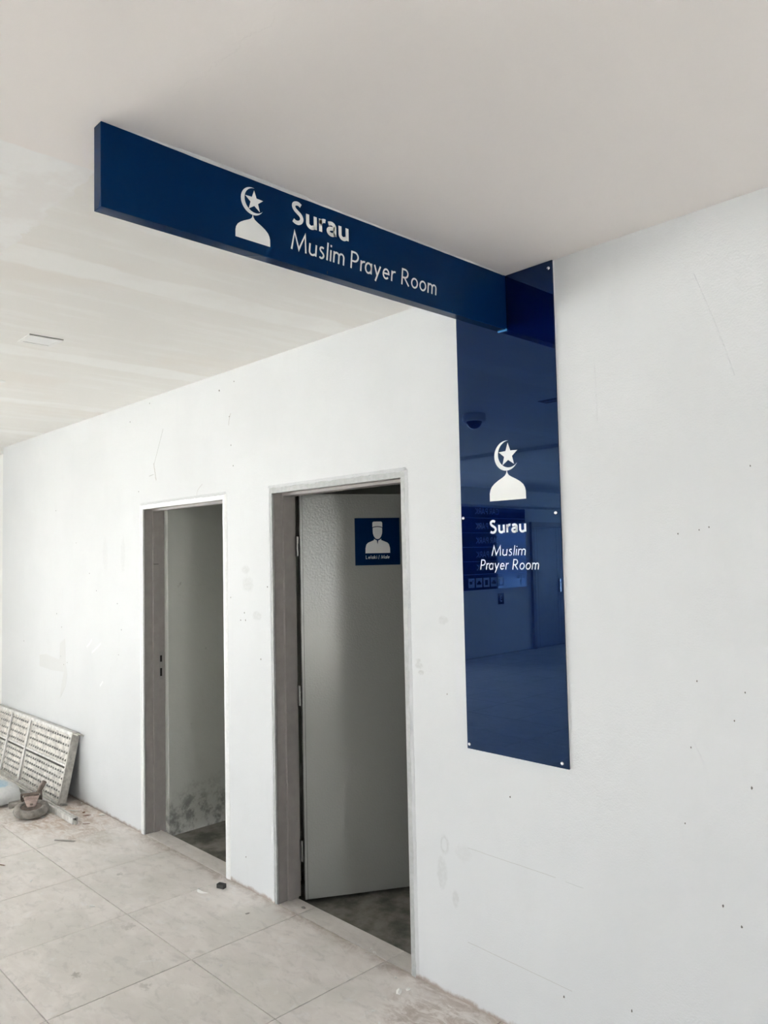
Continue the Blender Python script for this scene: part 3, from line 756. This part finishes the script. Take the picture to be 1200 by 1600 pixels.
# aluminium tube lying in front
tube = tag(empty('metal_tube', (-3.3, -.22, 0)), 'grey metal tube lying on the floor along the foot of the scaffold deck', 'tube')
m = MB(); m.box(-4.2, -2.455, -.240, -.236, .002, .042); m.box(-4.2, -2.455, -.208, -.204, .002, .042); m.box(-4.2, -2.455, -.236, -.208, .002, .006); m.box(-4.2, -2.455, -.236, -.208, .038, .042)
m.build('profile', 'galv_light', tube)
boxo('top_rib', 'galv', tube, -4.2, -2.455, -.2245, -.2195, .042, .046)
boxo('end_plug', 'hole_dark', tube, -2.52, -2.475, -.2355, -.2085, .0065, .0375)
boxo('end_tongue', 'galv', tube, -2.47, -2.425, -.2345, -.224, .006, .030)

# caster wheel lying on its side
CW = Vector((-2.840, -.360, .0))
away = Vector((-.942, .335, 0)).normalized(); side = Vector((away.y, -away.x, 0))
tilt = rad(9)
up = (Vector((0, 0, 1))*cos(tilt) - away*sin(tilt)).normalized(); fw = (away*cos(tilt) + Vector((0, 0, 1))*sin(tilt)).normalized()
WM = frame(CW + Vector((0, 0, .044)), side, fw)      # z = wheel axis
if WM.col[2].z < 0: WM = frame(CW + Vector((0, 0, .044)), -side, fw)
cas = tag(empty('caster_wheel', CW), 'dirty rubber scaffold caster lying on its side on the floor before the deck', 'caster')
m = MB(); m.lathe([(.066, -.022), (.088, -.026), (.106, -.018), (.113, 0), (.106, .018), (.088, .026), (.066, .022), (.064, 0)], WM, 32, True); m.build('tyre', 'rubber_grey', cas)
m = MB(); m.lathe([(.067, -.014), (.067, .014), (.055, .016), (.030, .010), (.026, .024), (.0, .026)], WM, 28); m.build('hub', 'rust_plate', cas)
m = MB(); m.prism([(-.022, -.030), (.022, -.030), (.030, -.005), (.046, .10), (.050, .128), (-.050, .128), (-.046, .10), (-.030, -.005)], .030, .036, WM); m.build('fork', 'fork_pink', cas, bevel=.002)
m = MB(); m.prism([(-.022, -.030), (.022, -.030), (.030, -.005), (.046, .10), (.050, .128), (-.050, .128), (-.046, .10), (-.030, -.005)], -.034, -.028, WM); m.build('fork', 'fork_pink', cas)
m = MB(); m.cyl(.009, .034, .042, WM @ Matrix.Translation((0, -.008, 0)), 12); m.build('axle_bolt', 'rust_plate', cas)
m = MB(); m.box(-.048, .048, .126, .136, -.036, .040, WM); m.build('swivel_ring', 'rust_plate', cas, bevel=.003)
m = MB(); m.box(-.068, .068, .138, .147, -.040, .052, WM); m.build('top_plate', 'rust_plate', cas, bevel=.002)
for q in (-.05, .05): 
    m = MB(); m.cyl(.006, 0, .005, WM @ Matrix.Translation((q, .138, .034)) @ Matrix.Rotation(pi/2, 4, 'X'), 10); m.build('bolt', 'galv', cas)
m = MB(); m.cyl(.016, 0, .10, WM @ Matrix.Translation((.035, .148, .030)) @ Matrix.Rotation(-rad(48), 4, 'X') @ Matrix.Rotation(rad(28), 4, 'Y'), 14); m.build('stem', 'rust_plate', cas)
m = MB(); m.box(-.140, -.060, .075, .115, -.012, .020, WM); m.build('brake_pedal', 'rubber_grey', cas, bevel=.008)

# plastic sack at the picture's edge
bm = bmesh.new(); bmesh.ops.create_icosphere(bm, subdivisions=4, radius=1.0)
rn = random.Random(2); ph = [(rn.uniform(2, 7), rn.uniform(2, 7), rn.uniform(2, 7), rn.uniform(0, 6)) for _ in range(9)]
for v in bm.verts:
    p = v.co
    sq = lambda a: math.copysign(abs(a)**.62, a)
    k = 1+sum(.018*sin(a*p.x+b*p.y+c*p.z+d) for a, b, c, d in ph)
    z = sq(p.z)*k*(.062 + .042*max(0, -p.x))
    v.co = Vector((sq(p.x)*k*.27, sq(p.y)*k*.13, z))
    v.co.z = max(v.co.z, -.058)
me = bpy.data.meshes.new('sack'); bm.to_mesh(me); bm.free()
for f in me.polygons: f.use_smooth = True
sk = bpy.data.objects.new('bag', me); COL.objects.link(sk); me.materials.append(MAT['sack_plastic'])
sk.location = (0, 0, 0)
sack = tag(empty('plastic_sack', (-3.43, -.42, 0)), 'white and pale blue plastic sack on the floor at the left edge', 'sack')
sk.parent = sack; sk.location = (0, 0, .058); sk.rotation_euler = (0, 0, rad(8))

# ------------------------------------------------------------------ rubbish on the floor
def chip(name, x, y, size, mat, label, cat, z=.0, shape=0, rz=None):
    rn = random.Random(int(abs(x*9973)+abs(y*7919)))
    bm = bmesh.new(); bmesh.ops.create_icosphere(bm, subdivisions=1, radius=.5)
    sc = {0: (1, .7, .45), 1: (1, .10, .08), 2: (1, .75, .6), 3: (1, .45, .2)}[shape]
    for v in bm.verts:
        j = 1+rn.uniform(-.28, .28)
        v.co = Vector((v.co.x*sc[0]*j, v.co.y*sc[1]*j, v.co.z*sc[2]*j))*size*(1.3 if shape == 0 else 1.)
    zm = min(v.co.z for v in bm.verts)
    bmesh.ops.translate(bm, verts=bm.verts, vec=(0, 0, -zm))
    me = bpy.data.meshes.new(name); bm.to_mesh(me); bm.free(); me.materials.append(MAT[mat])
    o = bpy.data.objects.new(name, me); COL.objects.link(o); o.location = (x, y, z+.0005); o.rotation_euler = (0, 0, rn.uniform(0, 6) if rz is None else rz)
    return tag(o, label, cat)
chip('plaster_crumb', .414, -.127, .027, 'chip_white', 'larger white plaster crumb on the floor before the open door jamb', 'debris')
chip('plaster_crumb', .428, -.092, .019, 'chip_white', 'white plaster crumb just behind the larger one by the door jamb', 'debris')
chip('plaster_crumb', .432, -.281, .012, 'chip_white', 'tiny white crumb at the bottom edge of the floor below the crumbs', 'debris')
chip('plaster_crumb', .095, .022, .015, 'chip_white', 'white crumb on the joint of the second doorway threshold', 'debris')
chip('plaster_crumb', .122, .012, .012, 'chip_white', 'smaller white crumb right of its twin on the second threshold', 'debris')
chip('plaster_crumb', -.426, .057, .018, 'chip_grey', 'grey crumb on the second threshold near the hinge side', 'debris')
chip('plaster_crumb', -.259, -.504, .013, 'chip_white', 'lone white crumb on the tile in the lower middle', 'debris')
chip('plaster_crumb', .329, -.064, .010, 'chip_white', 'tiny white crumb by the near foot of the second door frame', 'debris')
chip('plaster_crumb', .498, -.314, .011, 'chip_white', 'tiny white crumb cut by the bottom picture edge', 'debris')
chip('plaster_flake', -2.495, -.028, .050, 'chip_white', 'white plaster flake against the wall right of the scaffold deck', 'debris', shape=3, rz=.6)
chip('plaster_flake', -2.845, -.020, .028, 'chip_white', 'small white flake at the wall foot beside the deck end', 'debris', shape=3)
chip('plaster_flake', -1.741, -.743, .036, 'chip_white', 'white flake on the tile at the lower left', 'debris', shape=3)
chip('plaster_flake', -1.196, -.646, .040, 'chip_white', 'thin white flake in the middle of the lower left tiles', 'debris', shape=3, rz=.3)
chip('plaster_flake', -2.720, -.122, .100, 'chip_white', 'long curved white strip by the bottom corner of the deck', 'debris', shape=1, rz=.5)
chip('wood_splinter', -2.404, -.170, .055, 'chip_brown', 'brown wood splinter right of the metal tube end', 'debris', shape=1, rz=.9)
chip('wood_splinter', -2.090, -.785, .065, 'chip_brown', 'brown wood splinter at the left picture edge', 'debris', shape=1, rz=.5)
chip('wood_splinter', -2.197, -.394, .150, 'chip_grey', 'long grey brown twig on the tiles before the caster', 'debris', shape=1, rz=.62)
chip('wood_splinter', -2.56, -.100, .06, 'chip_brown', 'thin brown splinter between the tube end and the wall', 'debris', shape=1, rz=1.3)
chip('grit', -2.638, -.089, .016, 'chip_brown', 'small brown grit beside the deck corner', 'debris')
chip('grit', -.576, -.161, .024, 'chip_grey', 'dark grey grit on the tile before the pier between the doors', 'debris', shape=3)
m = MB(); m.box(-.022, .022, -.013, .013, 0, .022, Matrix.Translation((-.92, -.089, .0008)) @ Matrix.Rotation(.35, 4, 'Z')); o = m.build('rubber_block', 'chip_black', None, bevel=.003)
tag(o, 'small black rubber block on the floor before the first doorway', 'debris')
m = MB(); v = []
for i in range(13):
    a = rad(200+140*i/12); w = .010*sin(pi*i/12)+.002
    cx_, cy_ = -.960+.045*cos(a), -.155+.045*sin(a)
    v += [(cx_, cy_, .0008), (cx_-w*cos(a)*.6, cy_-w*sin(a)*.6, .0008+w*.9), (cx_-w*cos(a), cy_-w*sin(a), .0008)]
m.add(v, [(3*i+j, 3*i+(j+1) % 3, 3*i+3+(j+1) % 3, 3*i+3+j) for i in range(12) for j in range(3)])
tag(m.build('plastic_shaving', 'chip_white'), 'curled white plastic shaving beside the black block', 'debris')
